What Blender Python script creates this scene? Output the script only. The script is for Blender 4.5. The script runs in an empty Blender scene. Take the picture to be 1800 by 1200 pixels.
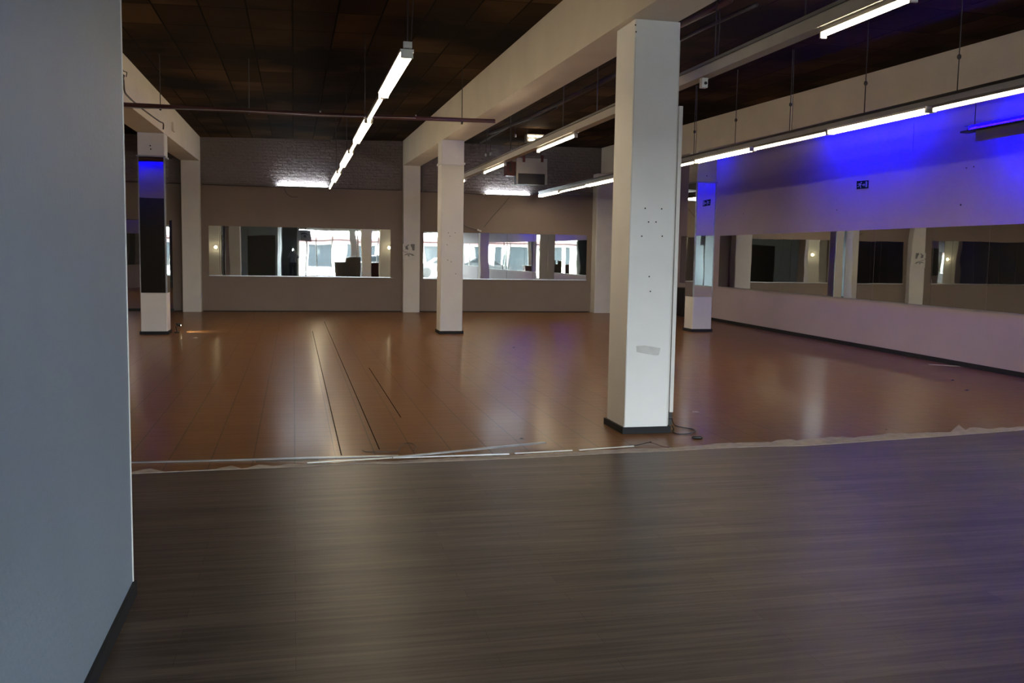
import bpy, bmesh, math, random
from mathutils import Vector, Matrix
random.seed(7)
S = bpy.context.scene
COL = S.collection
PI = math.pi

# ------------------------------------------------------------------ camera
F = 1641.0                       # focal length in pixels of the 1800x1200 frame
YAW, PITCH, ROLL = 0.230301428, 0.0933021014, 0.0166210001
H = 1.65
CAM = Vector((0, 0, H))
cy, sy, cp, sp, cr, sr = math.cos(YAW), math.sin(YAW), math.cos(PITCH), math.sin(PITCH), math.cos(ROLL), math.sin(ROLL)
fwd = Vector((sy*cp, cy*cp, -sp)); r0 = Vector((cy, -sy, 0)); u0 = r0.cross(fwd)
rgt = r0*cr + u0*sr; up = u0*cr - r0*sr
cd = bpy.data.cameras.new('camera'); cam = bpy.data.objects.new('camera', cd); COL.objects.link(cam)
cd.sensor_width = 36; cd.lens = F/1800*36; cd.clip_start = 0.02; cd.clip_end = 300
cam.matrix_world = Matrix(((rgt.x, up.x, -fwd.x, 0), (rgt.y, up.y, -fwd.y, 0), (rgt.z, up.z, -fwd.z, H), (0, 0, 0, 1)))
S.camera = cam

def ray(x, y): return (rgt*((x-900)/F) - up*((y-600)/F) + fwd)
def onz(x, y, z=0.0):
    d = ray(x, y); return CAM + d*((z-H)/d.z)
def ony(x, y, Y):
    d = ray(x, y); return CAM + d*(Y/d.y)
def onx(x, y, X):
    d = ray(x, y); return CAM + d*(X/d.x)
RW0, RWS = 10.22-11.3*.0435, .0435          # the right wall's face: X = RW0 + RWS*Y
def rwx(Y): return RW0 + RWS*Y
def onr(x, y, off=0.0):
    d = ray(x, y); return CAM + d*((RW0-off)/(d.x-RWS*d.y))

# ------------------------------------------------------------------ materials
def mat(name, col, rough=0.6, metal=0.0, spec=0.5, noise=0.0, nscale=3.0, bump=0.0, bscale=20.0, emis=None, estr=0.0, stretch=None):
    m = bpy.data.materials.new(name); m.use_nodes = True
    nt = m.node_tree; b = nt.nodes['Principled BSDF']
    b.inputs['Base Color'].default_value = (*col, 1); b.inputs['Roughness'].default_value = rough
    b.inputs['Metallic'].default_value = metal; b.inputs['Specular IOR Level'].default_value = spec
    tc = nt.nodes.new('ShaderNodeTexCoord'); src = tc.outputs['Object']
    if stretch:
        mp = nt.nodes.new('ShaderNodeMapping'); mp.inputs['Scale'].default_value = stretch
        nt.links.new(src, mp.inputs[0]); src = mp.outputs[0]
    if noise:
        n = nt.nodes.new('ShaderNodeTexNoise'); n.inputs['Scale'].default_value = nscale; n.inputs['Detail'].default_value = 6
        nt.links.new(src, n.inputs['Vector'])
        r = nt.nodes.new('ShaderNodeMapRange'); r.inputs[1].default_value = .3; r.inputs[2].default_value = .7
        r.inputs[3].default_value = 1-noise; r.inputs[4].default_value = 1+noise*.6
        nt.links.new(n.outputs['Fac'], r.inputs[0])
        x = nt.nodes.new('ShaderNodeVectorMath'); x.operation = 'SCALE'; x.inputs[0].default_value = col
        nt.links.new(r.outputs[0], x.inputs['Scale']); nt.links.new(x.outputs[0], b.inputs['Base Color'])
    if bump:
        n2 = nt.nodes.new('ShaderNodeTexNoise'); n2.inputs['Scale'].default_value = bscale; n2.inputs['Detail'].default_value = 4
        nt.links.new(src, n2.inputs['Vector'])
        bp = nt.nodes.new('ShaderNodeBump'); bp.inputs['Strength'].default_value = bump; bp.inputs['Distance'].default_value = .01
        nt.links.new(n2.outputs['Fac'], bp.inputs['Height']); nt.links.new(bp.outputs[0], b.inputs['Normal'])
    if emis:
        b.inputs['Emission Color'].default_value = (*emis, 1); b.inputs['Emission Strength'].default_value = estr
    return m

WARM, COOL, UV = (1.0, .82, .56), (.80, .93, 1.0), (.0006, .00005, 1.0)
M = {}
M['cream'] = mat('cream_paint', (.68, .62, .53), .75, noise=.07, nscale=1.3, bump=.15, bscale=9)
M['white'] = mat('white_paint', (.62, .60, .57), .7, noise=.05, nscale=2, bump=.1, bscale=14)
M['pillarfront'] = mat('daylit_pillar_paint', (.86, .86, .85), .6, noise=.05, nscale=1.7, bump=.1, bscale=10)  # pillar paint lightened, so daylight on the foreground pillar is in the colour
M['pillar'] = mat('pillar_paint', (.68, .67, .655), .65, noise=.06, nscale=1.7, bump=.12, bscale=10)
M['leftwall'] = mat('pale_grey_wallpaper', (.26, .33, .405), .6, noise=.05, nscale=2.2, bump=.2, bscale=35)
M['rightwall'] = mat('light_grey_wall_paint', (.46, .385, .40), .7, noise=.06, nscale=.9, bump=.12, bscale=12)
M['grey'] = mat('dark_grey_wall_paint', (.235, .182, .150), .62, noise=.08, nscale=.8, bump=.12, bscale=11)
M['dark'] = mat('charcoal_wall_paint', (.045, .043, .045), .7, noise=.1)
M['base'] = mat('black_skirting', (.020, .020, .023), .7, spec=.25, noise=.15)
M['joint'] = mat('dark_joint_filler', (.03, .018, .013), .95, spec=.02)
M['black'] = mat('black_plastic', (.012, .012, .013), .45)
M['steel'] = mat('grey_steel', (.40, .41, .42), .38, metal=.7, noise=.15, nscale=9)
M['alu'] = mat('brushed_aluminium', (.66, .68, .72), .3, metal=.85, noise=.12, nscale=14)
M['trunk'] = mat('painted_white_metal', (.48, .46, .42), .5, noise=.08)
M['trunkdark'] = mat('dusty_grey_metal', (.16, .155, .15), .6, noise=.1)
M['trunkmid'] = mat('grey_painted_metal', (.34, .34, .34), .55, noise=.1)
M['pipe'] = mat('dark_red_pipe_paint', (.075, .022, .018), .5, noise=.2)
M['pipeblack'] = mat('dark_iron_pipe', (.05, .042, .04), .55, noise=.2)
M['capwhite'] = mat('white_plastic', (.72, .71, .68), .4)
M['adhesive'] = mat('dried_adhesive', (.42, .36, .32), .85, noise=.18, nscale=12, bump=.5, bscale=40)
M['paper'] = mat('aged_paper_label', (.64, .645, .62), .8, noise=.08, nscale=20)
M['print'] = mat('grey_print', (.17, .17, .18), .7)
M['navy'] = mat('dark_sign_face', (.006, .030, .016), .85, spec=.05)
M['signwhite'] = mat('sign_white', (.30, .32, .30), .7)
M['darkred'] = mat('dark_red_housing', (.12, .03, .025), .6)
M['brownbox'] = mat('brown_laminate_board', (.20, .145, .09), .5, noise=.12, stretch=(1, 1, 8))
M['door'] = mat('dark_door_leaf', (.03, .028, .026), .45, noise=.1)
M['warmtube'] = mat('lit_warm_tube', (.9, .9, .9), .4, emis=WARM, estr=42.0)
M['cooltube'] = mat('lit_cool_tube', (.9, .9, .9), .4, emis=COOL, estr=85.0)
M['uvtube'] = mat('lit_violet_tube', (.4, .4, .9), .4, emis=UV, estr=250.0)
M['uvtube_dim'] = mat('lit_violet_tube_dim', (.4, .4, .9), .4, emis=UV, estr=62.0)
M['bulb'] = mat('lit_halogen_bulb', (.9, .9, .9), .4, emis=(1, .83, .5), estr=60.0)
M['flash'] = mat('lit_flash_window', (.9, .9, .9), .3, emis=(.75, .88, 1), estr=260.0)
M['skin'] = mat('skin', (.42, .26, .19), .55, noise=.05)
M['jacket'] = mat('grey_jacket_cloth', (.16, .16, .18), .9, noise=.1)
M['trousers'] = mat('black_trouser_cloth', (.018, .018, .022), .9, noise=.1)
M['hair'] = mat('dark_hair', (.02, .014, .01), .7, noise=.3, nscale=30)
M['facade'] = mat('pale_render_facade', (.62, .60, .56), .9, noise=.06)
M['redband'] = mat('red_shop_band', (.035, .007, .009), .6)
M['glasspane'] = mat('dark_shop_glass', (.012, .015, .018), .3, spec=.1)
M['pavement'] = mat('concrete_paving', (.34, .34, .34), .85, noise=.1, nscale=2, bump=.2, bscale=30)
M['carpaint'] = mat('dark_car_paint', (.03, .033, .038), .35)
M['tyre'] = mat('tyre_rubber', (.02, .02, .02), .85)
M['soffit'] = mat('white_ceiling_tiles', (.72, .72, .70), .8, noise=.04)

# mirror glass with a slight waviness
def mirror_mat():
    m = bpy.data.materials.new('mirror_glass'); m.use_nodes = True; nt = m.node_tree; b = nt.nodes['Principled BSDF']
    b.inputs['Base Color'].default_value = (.80, .83, .80, 1); b.inputs['Metallic'].default_value = 1; b.inputs['Roughness'].default_value = .012
    tc = nt.nodes.new('ShaderNodeTexCoord'); n = nt.nodes.new('ShaderNodeTexNoise'); n.inputs['Scale'].default_value = 1.6; n.inputs['Detail'].default_value = 0
    nt.links.new(tc.outputs['Object'], n.inputs['Vector'])
    bp = nt.nodes.new('ShaderNodeBump'); bp.inputs['Strength'].default_value = .12; bp.inputs['Distance'].default_value = .01
    nt.links.new(n.outputs['Fac'], bp.inputs['Height']); nt.links.new(bp.outputs[0], b.inputs['Normal'])
    return m
M['mirror'] = mirror_mat()

def glass_mat():
    m = bpy.data.materials.new('window_glass'); m.use_nodes = True; nt = m.node_tree
    for n in list(nt.nodes):
        if n.type == 'BSDF_PRINCIPLED': nt.nodes.remove(n)
    out = [n for n in nt.nodes if n.type == 'OUTPUT_MATERIAL'][0]
    t = nt.nodes.new('ShaderNodeBsdfTransparent'); t.inputs[0].default_value = (.93, .96, .95, 1)
    g = nt.nodes.new('ShaderNodeBsdfGlossy'); g.inputs['Roughness'].default_value = .01
    fr = nt.nodes.new('ShaderNodeFresnel'); fr.inputs[0].default_value = 1.45
    x = nt.nodes.new('ShaderNodeMixShader'); nt.links.new(fr.outputs[0], x.inputs[0]); nt.links.new(t.outputs[0], x.inputs[1]); nt.links.new(g.outputs[0], x.inputs[2])
    nt.links.new(x.outputs[0], out.inputs[0]); return m
M['glass'] = glass_mat()

def tile_mat():
    m = bpy.data.materials.new('terracotta_tiles'); m.use_nodes = True; nt = m.node_tree; b = nt.nodes['Principled BSDF']; L = nt.links.new
    tc = nt.nodes.new('ShaderNodeTexCoord')
    br = nt.nodes.new('ShaderNodeTexBrick'); br.offset = 0; br.inputs['Scale'].default_value = 1
    br.inputs['Brick Width'].default_value = .32; br.inputs['Row Height'].default_value = .205
    br.inputs['Mortar Size'].default_value = .005; br.inputs['Mortar Smooth'].default_value = .3; br.inputs['Bias'].default_value = 0
    br.inputs['Color1'].default_value = (.205, .098, .042, 1); br.inputs['Color2'].default_value = (.185, .086, .037, 1)
    br.inputs['Mortar'].default_value = (.075, .040, .022, 1); L(tc.outputs['Object'], br.inputs['Vector'])
    n = nt.nodes.new('ShaderNodeTexNoise'); n.inputs['Scale'].default_value = .5; n.inputs['Detail'].default_value = 2; L(tc.outputs['Object'], n.inputs['Vector'])
    mx = nt.nodes.new('ShaderNodeMix'); mx.data_type = 'RGBA'; mx.blend_type = 'MIX'
    r = nt.nodes.new('ShaderNodeMapRange'); r.inputs[1].default_value = .35; r.inputs[2].default_value = .75; r.inputs[3].default_value = 0; r.inputs[4].default_value = .35
    L(n.outputs['Fac'], r.inputs[0]); L(r.outputs[0], mx.inputs[0]); L(br.outputs['Color'], mx.inputs[6]); mx.inputs[7].default_value = (.175, .090, .045, 1)
    L(mx.outputs[2], b.inputs['Base Color'])
    n2 = nt.nodes.new('ShaderNodeTexNoise'); n2.inputs['Scale'].default_value = 3; n2.inputs['Detail'].default_value = 5; L(tc.outputs['Object'], n2.inputs['Vector'])
    r2 = nt.nodes.new('ShaderNodeMapRange'); r2.inputs[3].default_value = .277; r2.inputs[4].default_value = .30; L(n2.outputs['Fac'], r2.inputs[0]); L(r2.outputs[0], b.inputs['Roughness'])
    b.inputs['Specular IOR Level'].default_value = .03; b.inputs['Coat Weight'].default_value = .10; b.inputs['Coat Roughness'].default_value = .14
    bp = nt.nodes.new('ShaderNodeBump'); bp.invert = True; bp.inputs['Strength'].default_value = .0; bp.inputs['Distance'].default_value = .001
    n3 = nt.nodes.new('ShaderNodeTexNoise'); n3.inputs['Scale'].default_value = 6; n3.inputs['Detail'].default_value = 2; L(tc.outputs['Object'], n3.inputs['Vector'])
    bp2 = nt.nodes.new('ShaderNodeBump'); bp2.inputs['Strength'].default_value = .03; bp2.inputs['Distance'].default_value = .004; L(n3.outputs['Fac'], bp2.inputs['Height']); L(bp.outputs[0], bp2.inputs['Normal'])
    L(bp2.outputs[0], b.inputs['Normal']); return m
M['tiles'] = tile_mat()

def laminate_mat():
    m = bpy.data.materials.new('oak_laminate_planks'); m.use_nodes = True; nt = m.node_tree; b = nt.nodes['Principled BSDF']; L = nt.links.new
    tc = nt.nodes.new('ShaderNodeTexCoord')
    br = nt.nodes.new('ShaderNodeTexBrick'); br.offset = .37; br.inputs['Scale'].default_value = 1
    br.inputs['Brick Width'].default_value = 1.28; br.inputs['Row Height'].default_value = .125
    br.inputs['Mortar Size'].default_value = .0012; br.inputs['Mortar Smooth'].default_value = .2
    br.inputs['Color1'].default_value = (.80, .80, .80, 1); br.inputs['Color2'].default_value = (1.12, 1.12, 1.12, 1); br.inputs['Mortar'].default_value = (.45, .45, .45, 1)
    L(tc.outputs['Object'], br.inputs['Vector'])
    def streak(sc, sx, sy_):
        mp = nt.nodes.new('ShaderNodeMapping'); mp.inputs['Scale'].default_value = (sx, sy_, 1); L(tc.outputs['Object'], mp.inputs[0])
        n = nt.nodes.new('ShaderNodeTexNoise'); n.inputs['Scale'].default_value = sc; n.inputs['Detail'].default_value = 7; n.inputs['Roughness'].default_value = .6; L(mp.outputs[0], n.inputs['Vector']); return n
    a = streak(2.0, .7, 16); c = streak(1.0, .35, 5)
    cr_ = nt.nodes.new('ShaderNodeValToRGB'); e = cr_.color_ramp.elements
    e[0].position = .36; e[0].color = (.056, .039, .030, 1); e[1].position = .64; e[1].color = (.150, .108, .084, 1)
    ad = nt.nodes.new('ShaderNodeMix'); ad.inputs[0].default_value = .4; L(a.outputs['Fac'], ad.inputs[2]); L(c.outputs['Fac'], ad.inputs[3])
    L(ad.outputs[0], cr_.inputs[0])
    mu = nt.nodes.new('ShaderNodeMix'); mu.data_type = 'RGBA'; mu.blend_type = 'MULTIPLY'; mu.inputs[0].default_value = 1; L(cr_.outputs[0], mu.inputs[6]); L(br.outputs['Color'], mu.inputs[7])
    L(mu.outputs[2], b.inputs['Base Color']); b.inputs['Roughness'].default_value = .40; b.inputs['Specular IOR Level'].default_value = .14
    bp = nt.nodes.new('ShaderNodeBump'); bp.inputs['Strength'].default_value = .22; bp.inputs['Distance'].default_value = .004; L(a.outputs['Fac'], bp.inputs['Height']); L(bp.outputs[0], b.inputs['Normal'])
    return m
M['laminate'] = laminate_mat()

def ceil_mat():
    m = bpy.data.materials.new('dark_ceiling_boards'); m.use_nodes = True; nt = m.node_tree; b = nt.nodes['Principled BSDF']; L = nt.links.new
    tc = nt.nodes.new('ShaderNodeTexCoord')
    br = nt.nodes.new('ShaderNodeTexBrick'); br.offset = 0; br.inputs['Scale'].default_value = 1
    br.inputs['Brick Width'].default_value = .52; br.inputs['Row Height'].default_value = 1.05
    br.inputs['Mortar Size'].default_value = .012; br.inputs['Mortar Smooth'].default_value = .3; br.inputs['Bias'].default_value = -.2
    br.inputs['Color1'].default_value = (.040, .025, .015, 1); br.inputs['Color2'].default_value = (.110, .060, .028, 1); br.inputs['Mortar'].default_value = (.010, .007, .005, 1)
    L(tc.outputs['Object'], br.inputs['Vector'])
    n = nt.nodes.new('ShaderNodeTexNoise'); n.inputs['Scale'].default_value = .45; n.inputs['Detail'].default_value = 3; L(tc.outputs['Object'], n.inputs['Vector'])
    r = nt.nodes.new('ShaderNodeMapRange'); r.inputs[1].default_value = .38; r.inputs[2].default_value = .62; L(n.outputs['Fac'], r.inputs[0])
    mx = nt.nodes.new('ShaderNodeMix'); mx.data_type = 'RGBA'; L(r.outputs[0], mx.inputs[0]); mx.inputs[6].default_value = (.016, .0125, .011, 1); L(br.outputs['Color'], mx.inputs[7])
    L(mx.outputs[2], b.inputs['Base Color']); b.inputs['Roughness'].default_value = .9; b.inputs['Specular IOR Level'].default_value = .03
    bp = nt.nodes.new('ShaderNodeBump'); bp.invert = True; bp.inputs['Strength'].default_value = .6; bp.inputs['Distance'].default_value = .01; L(br.outputs['Fac'], bp.inputs['Height']); L(bp.outputs[0], b.inputs['Normal'])
    return m
M['ceiling'] = ceil_mat()

def brick_mat():
    m = bpy.data.materials.new('grey_painted_brick'); m.use_nodes = True; nt = m.node_tree; b = nt.nodes['Principled BSDF']; L = nt.links.new
    b.inputs['Base Color'].default_value = (.19, .155, .15, 1); b.inputs['Roughness'].default_value = .6
    tc = nt.nodes.new('ShaderNodeTexCoord'); sx = nt.nodes.new('ShaderNodeSeparateXYZ'); cx = nt.nodes.new('ShaderNodeCombineXYZ')
    L(tc.outputs['Object'], sx.inputs[0]); L(sx.outputs['X'], cx.inputs['X']); L(sx.outputs['Z'], cx.inputs['Y'])
    nz = nt.nodes.new('ShaderNodeTexNoise'); nz.inputs['Scale'].default_value = 9; L(tc.outputs['Object'], nz.inputs['Vector'])
    sc = nt.nodes.new('ShaderNodeVectorMath'); sc.operation = 'SCALE'; sc.inputs['Scale'].default_value = .035; L(nz.outputs['Color'], sc.inputs[0])
    ad = nt.nodes.new('ShaderNodeVectorMath'); L(cx.outputs[0], ad.inputs[0]); L(sc.outputs[0], ad.inputs[1])
    br = nt.nodes.new('ShaderNodeTexBrick'); br.inputs['Scale'].default_value = 1; br.inputs['Brick Width'].default_value = .25; br.inputs['Row Height'].default_value = .083
    br.inputs['Mortar Size'].default_value = .013; br.inputs['Mortar Smooth'].default_value = .4; L(ad.outputs[0], br.inputs['Vector'])
    bp = nt.nodes.new('ShaderNodeBump'); bp.invert = True; bp.inputs['Strength'].default_value = 1; bp.inputs['Distance'].default_value = .05; L(br.outputs['Fac'], bp.inputs['Height'])
    n2 = nt.nodes.new('ShaderNodeTexNoise'); n2.inputs['Scale'].default_value = 14; n2.inputs['Detail'].default_value = 5; L(tc.outputs['Object'], n2.inputs['Vector'])
    bp2 = nt.nodes.new('ShaderNodeBump'); bp2.inputs['Strength'].default_value = .9; bp2.inputs['Distance'].default_value = .035; L(n2.outputs['Fac'], bp2.inputs['Height']); L(bp.outputs[0], bp2.inputs['Normal'])
    L(bp2.outputs[0], b.inputs['Normal']); return m
M['brick'] = brick_mat()

# ------------------------------------------------------------------ mesh helpers
class MB:
    def __init__(s): s.v = []; s.f = []; s.mi = []; s.m = 0
    def add(s, vs, fs):
        o = len(s.v); s.v += [tuple(v) for v in vs]; s.f += [tuple(i+o for i in f) for f in fs]; s.mi += [s.m]*len(fs); return s
    def box(s, x0, x1, y0, y1, z0, z1):
        return s.hexa([(x0, y0, z0), (x1, y0, z0), (x1, y1, z0), (x0, y1, z0), (x0, y0, z1), (x1, y0, z1), (x1, y1, z1), (x0, y1, z1)])
    def hexa(s, p): return s.add(p, [(0, 3, 2, 1), (4, 5, 6, 7), (0, 1, 5, 4), (1, 2, 6, 5), (2, 3, 7, 6), (3, 0, 4, 7)])
    def bevbox(s, x0, x1, y0, y1, z0, z1, c=.01):
        # a box whose upright edges are chamfered
        o = [(x0+c, y0), (x1-c, y0), (x1, y0+c), (x1, y1-c), (x1-c, y1), (x0+c, y1), (x0, y1-c), (x0, y0+c)]
        return s.prism(o, z0, z1)
    def prism(s, o, z0, z1):
        n = len(o); vs = [(x, y, z0) for x, y in o]+[(x, y, z1) for x, y in o]
        return s.add(vs, [tuple(range(n))[::-1], tuple(range(n, 2*n))]+[(i, (i+1) % n, n+(i+1) % n, n+i) for i in range(n)])
    def tube(s, pts, r, n=10, caps=True):
        pts = [Vector(p) for p in pts]; vs = []; fs = []; prev = None
        for i, p in enumerate(pts):
            t = (pts[min(i+1, len(pts)-1)]-pts[max(i-1, 0)]).normalized()
            if prev is None:
                a = t.orthogonal().normalized()
            else:
                a = (prev - t*prev.dot(t)).normalized()
            prev = a; b = t.cross(a)
            rr = r[i] if isinstance(r, (list, tuple)) else r
            for k in range(n):
                q = 2*PI*k/n; vs.append(p+(a*math.cos(q)+b*math.sin(q))*rr)
        for i in range(len(pts)-1):
            for k in range(n):
                k2 = (k+1) % n; fs.append((i*n+k, i*n+k2, (i+1)*n+k2, (i+1)*n+k))
        if caps: fs.append(tuple(range(n))[::-1]); e = (len(pts)-1)*n; fs.append(tuple(range(e, e+n)))
        return s.add(vs, fs)
    def bar(s, a, b, w, h, upv=(0, 0, 1)):
        a = Vector(a); b = Vector(b); t = (b-a).normalized(); u = Vector(upv); sd = t.cross(u).normalized(); u = sd.cross(t)
        o = [(-1, -1), (1, -1), (1, 1), (-1, 1)]
        return s.add([a+sd*(i*w/2)+u*(j*h/2) for i, j in o]+[b+sd*(i*w/2)+u*(j*h/2) for i, j in o],
                     [(0, 1, 2, 3), (7, 6, 5, 4), (0, 4, 5, 1), (1, 5, 6, 2), (2, 6, 7, 3), (3, 7, 4, 0)])
    def poly(s, pts, n, t):
        # a flat outline with thickness t along -n
        pts = [Vector(p) for p in pts]; n = Vector(n)*t; k = len(pts)
        return s.add(pts+[p-n for p in pts], [tuple(range(k)), tuple(range(k, 2*k))[::-1]]+[(i, (i+1) % k, k+(i+1) % k, k+i) for i in range(k)])
    def ball(s, c, r, n=10, sc=(1, 1, 1)):
        c = Vector(c); vs = []; fs = []
        for i in range(n+1):
            th = PI*i/n
            for k in range(n*2 if n < 9 else n):
                m_ = n*2 if n < 9 else n; q = 2*PI*k/m_
                vs.append(c+Vector((math.sin(th)*math.cos(q)*sc[0], math.sin(th)*math.sin(q)*sc[1], math.cos(th)*sc[2]))*r)
        m_ = n*2 if n < 9 else n
        for i in range(n):
            for k in range(m_): fs.append((i*m_+k, (i+1)*m_+k, (i+1)*m_+(k+1) % m_, i*m_+(k+1) % m_))
        return s.add(vs, fs)
    def build(s, name, mats, parent=None, origin=None, smooth=False):
        me = bpy.data.meshes.new(name)
        org = Vector(origin) if origin is not None else None
        vs = s.v
        if org is not None: vs = [tuple(Vector(v)-org) for v in vs]
        me.from_pydata(vs, [], s.f)
        if not isinstance(mats, (list, tuple)): mats = [mats]
        for m in mats: me.materials.append(M[m])
        for p, i in zip(me.polygons, s.mi): p.material_index = i; p.use_smooth = smooth
        bm = bmesh.new(); bm.from_mesh(me); bmesh.ops.recalc_face_normals(bm, faces=bm.faces); bm.to_mesh(me); bm.free()
        o = bpy.data.objects.new(name, me); COL.objects.link(o)
        if org is not None: o.location = org
        if parent:
            o.parent = parent
            if org is None: o.location = -parent.location if parent.rotation_euler.z == 0 else o.location
        return o

def tag(o, label=None, cat=None, group=None, kind=None):
    if label: o['label'] = label
    if cat: o['category'] = cat
    if group: o['group'] = group
    if kind: o['kind'] = kind
    return o
def empty(name, loc, label, cat, group=None, kind=None):
    o = bpy.data.objects.new(name, None); COL.objects.link(o); o.location = loc; o.empty_display_size = .1
    return tag(o, label, cat, group, kind)
def struct(name, mb, mats, label, cat):
    return tag(mb.build(name, mats), label, cat, kind='structure')

# ------------------------------------------------------------------ shell
YB, YF = 26.0, -7.5
def zL(y): return 4.25+.012*y
def zM(y): return 4.328+.01365*y
def zR(y): return 4.30+.0165*y
b = MB()
xs = [-9.0, -2.37, 2.93, 8.65, 11.3]
for i in range(4):
    f0, f1 = [(zL, zL), (zL, zM), (zM, zR), (zR, zR)][i]
    ya, yb = -9.0, 26.4
    b.add([(xs[i], ya, f0(ya)), (xs[i+1], ya, f1(ya)), (xs[i+1], yb, f1(yb)), (xs[i], yb, f0(yb)),
           (xs[i], ya, 5.2), (xs[i+1], ya, 5.2), (xs[i+1], yb, 5.2), (xs[i], yb, 5.2)],
          [(0, 1, 2, 3), (4, 5, 6, 7), (0, 1, 5, 4), (2, 3, 7, 6)]+([(0, 3, 7, 4)] if i == 0 else [])+([(1, 2, 6, 5)] if i == 3 else []))
struct('ceiling', b, 'ceiling', 'dark brown board ceiling over the whole hall', 'ceiling')
b = MB().box(-9.0, 11.3, -7.7, 26.4, -.15, 0)
struct('floor', b, 'tiles', 'terracotta tile floor in the rear of the hall', 'floor')

lam_edge = [(217, 834.5), (287, 831), (344, 828.5), (489, 822.6), (633, 816), (680, 815.5), (824, 810), (969, 803.5), (1085, 797), (1171, 793.6), (1265, 788.5), (1352, 785), (1421, 784), (1524, 776.6), (1662, 767), (1800, 756.5)]
LE = [onz(x, y, .009) for x, y in lam_edge]
pts = [(-.735, -7.4), (9.25, -7.4), (rwx(7.9)-.02, 7.95)]+[(p.x, p.y) for p in LE[::-1]]
pts = [(x, y) for x, y in pts if x > -1.3]
pts = [p for p in pts if not (p[0] < -.74 and p[1] < 4.7)]
pts += [(-2.8, 7.2), (-2.8, 4.62), (-.735, 4.62)]
b = MB().prism(pts, .0005, .009)
struct('floor.001', b, 'laminate', 'grey brown oak laminate floor in the foreground', 'floor')

# back wall: smooth panels below 3.34 m, painted brick above
b = MB().box(-9.0, 11.3, YB, YB+.25, 0, 3.34); b.m = 1; b.box(-9.0, 11.3, YB+.03, YB+.25, 3.34, 5.0)
struct('wall_back', b, ['grey', 'brick'], 'dark grey back wall, brick above and smooth below', 'wall')
for x0, x1, n in ((-2.34, 2.9, 'middle'), (3.42, 8.37, 'right'), (-8.7, -2.87, 'left')):
    struct('baseboard_back_'+n, MB().box(x0, x1, YB-.012, YB-.001, .001, .022), 'base', 'thin black floor edge strip in the %s bay of the back wall' % n, 'baseboard')
# right wall (slightly askew)
def rwall_box(b, Y0, Y1, z0, z1, off, t):
    return b.hexa([(rwx(Y0)-off-t, Y0, z0), (rwx(Y0)-off, Y0, z0), (rwx(Y1)-off, Y1, z0), (rwx(Y1)-off-t, Y1, z0),
                   (rwx(Y0)-off-t, Y0, z1), (rwx(Y0)-off, Y0, z1), (rwx(Y1)-off, Y1, z1), (rwx(Y1)-off-t, Y1, z1)])
b = rwall_box(MB(), -7.7, 26.0, 0, 5.0, -.3, .3)
struct('wall_right', b, 'rightwall', 'long light grey right wall washed in violet light', 'wall')
b = rwall_box(MB(), 7.9, 25.98, .001, .075, .001, .014)
struct('baseboard_right', b, 'base', 'black baseboard along the right wall', 'baseboard')
struct('wall_left', MB().box(-9.0, -8.8, YF, YB, 0, 5.0), 'dark', 'dark left wall of the side hall', 'wall')
b = MB().box(-5.5, -2.87, 10.5, 10.7, 0, 3.02); b.m = 1; b.box(-8.8, -5.5, 10.5, 10.7, 0, 3.02); b.box(-8.8, -2.87, 10.5, 10.7, 3.02, 4.38)
struct('wall_divider', b, ['dark', 'rightwall'], 'dividing wall of the side hall, dark below and pale above', 'wall')
em_ = empty('wall_mirror', (-7.1, 10.705, .95), 'mirror strip on the dividing wall, seen only inside the corner mirror', 'mirror')
for i in range(3): MB().box(-8.5+i*.93, -7.58+i*.93, 10.702, 10.712, .95, 2.25).build('mirror_pane', 'mirror', em_)
# near left partition
struct('wall_near_left', MB().box(-2.85, -.75, -7.5, 4.584, 0, 4.26), 'leftwall', 'pale blue grey partition wall close on the left', 'wall')
struct('trim_1', MB().bar((-.7485, 4.586, .0), (-.7485, 4.586, 4.26), .007, .007, (1, 0, 0)), 'capwhite', 'thin white corner bead on the near left partition', 'trim')
struct('baseboard_near_left', MB().box(-.7495, -.733, -7.4, 4.60, .0095, .078), 'base', 'dark grey baseboard at the foot of the near left partition', 'baseboard')
# front wall with shop windows
openings = [(.28, 3.55, .02, 2.95), (3.85, 6.35, .02, 2.95), (6.65, 9.2, .02, 2.95)]
b = MB()
xw = [-.75, .28, 3.55, 3.85, 6.35, 6.65, 9.2, 9.5]
for i in (0, 2, 4, 6): b.box(xw[i], xw[i+1], YF-.2, YF, 0, 4.4)
for o in openings: b.box(o[0], o[1], YF-.2, YF, 2.95, 4.4)
struct('wall_front', b, 'white', 'white shopfront wall behind the viewer', 'wall')
struct('ceiling.001', MB().box(-.75, 9.3, YF+.01, -3.4, 3.22, 3.3), 'soffit', 'white lowered ceiling behind the shop windows', 'ceiling')
for i, (x0, x1, z0, z1) in enumerate(openings):
    f = MB(); w = .06
    n = 3 if i == 0 else 2
    f.box(x0, x1, YF-.13, YF-.05, z0, z0+w); f.box(x0, x1, YF-.13, YF-.05, z1-w, z1); f.box(x0, x1, YF-.13, YF-.05, 2.28, 2.34)
    for k in range(n+1):
        xx = x0+(x1-x0-w)*k/n; f.box(xx, xx+w, YF-.13, YF-.05, z0, z1)
    wo = tag(f.build('window_%d' % (i+1), 'capwhite'), ['widest shop window beside the near partition', 'middle shop window', 'shop window nearest the right wall'][i], 'window', kind='structure')
    g = MB().box(x0+.01, x1-.01, YF-.095, YF-.085, z0+.01, z1-.01).build('pane', 'glass', wo)

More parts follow.
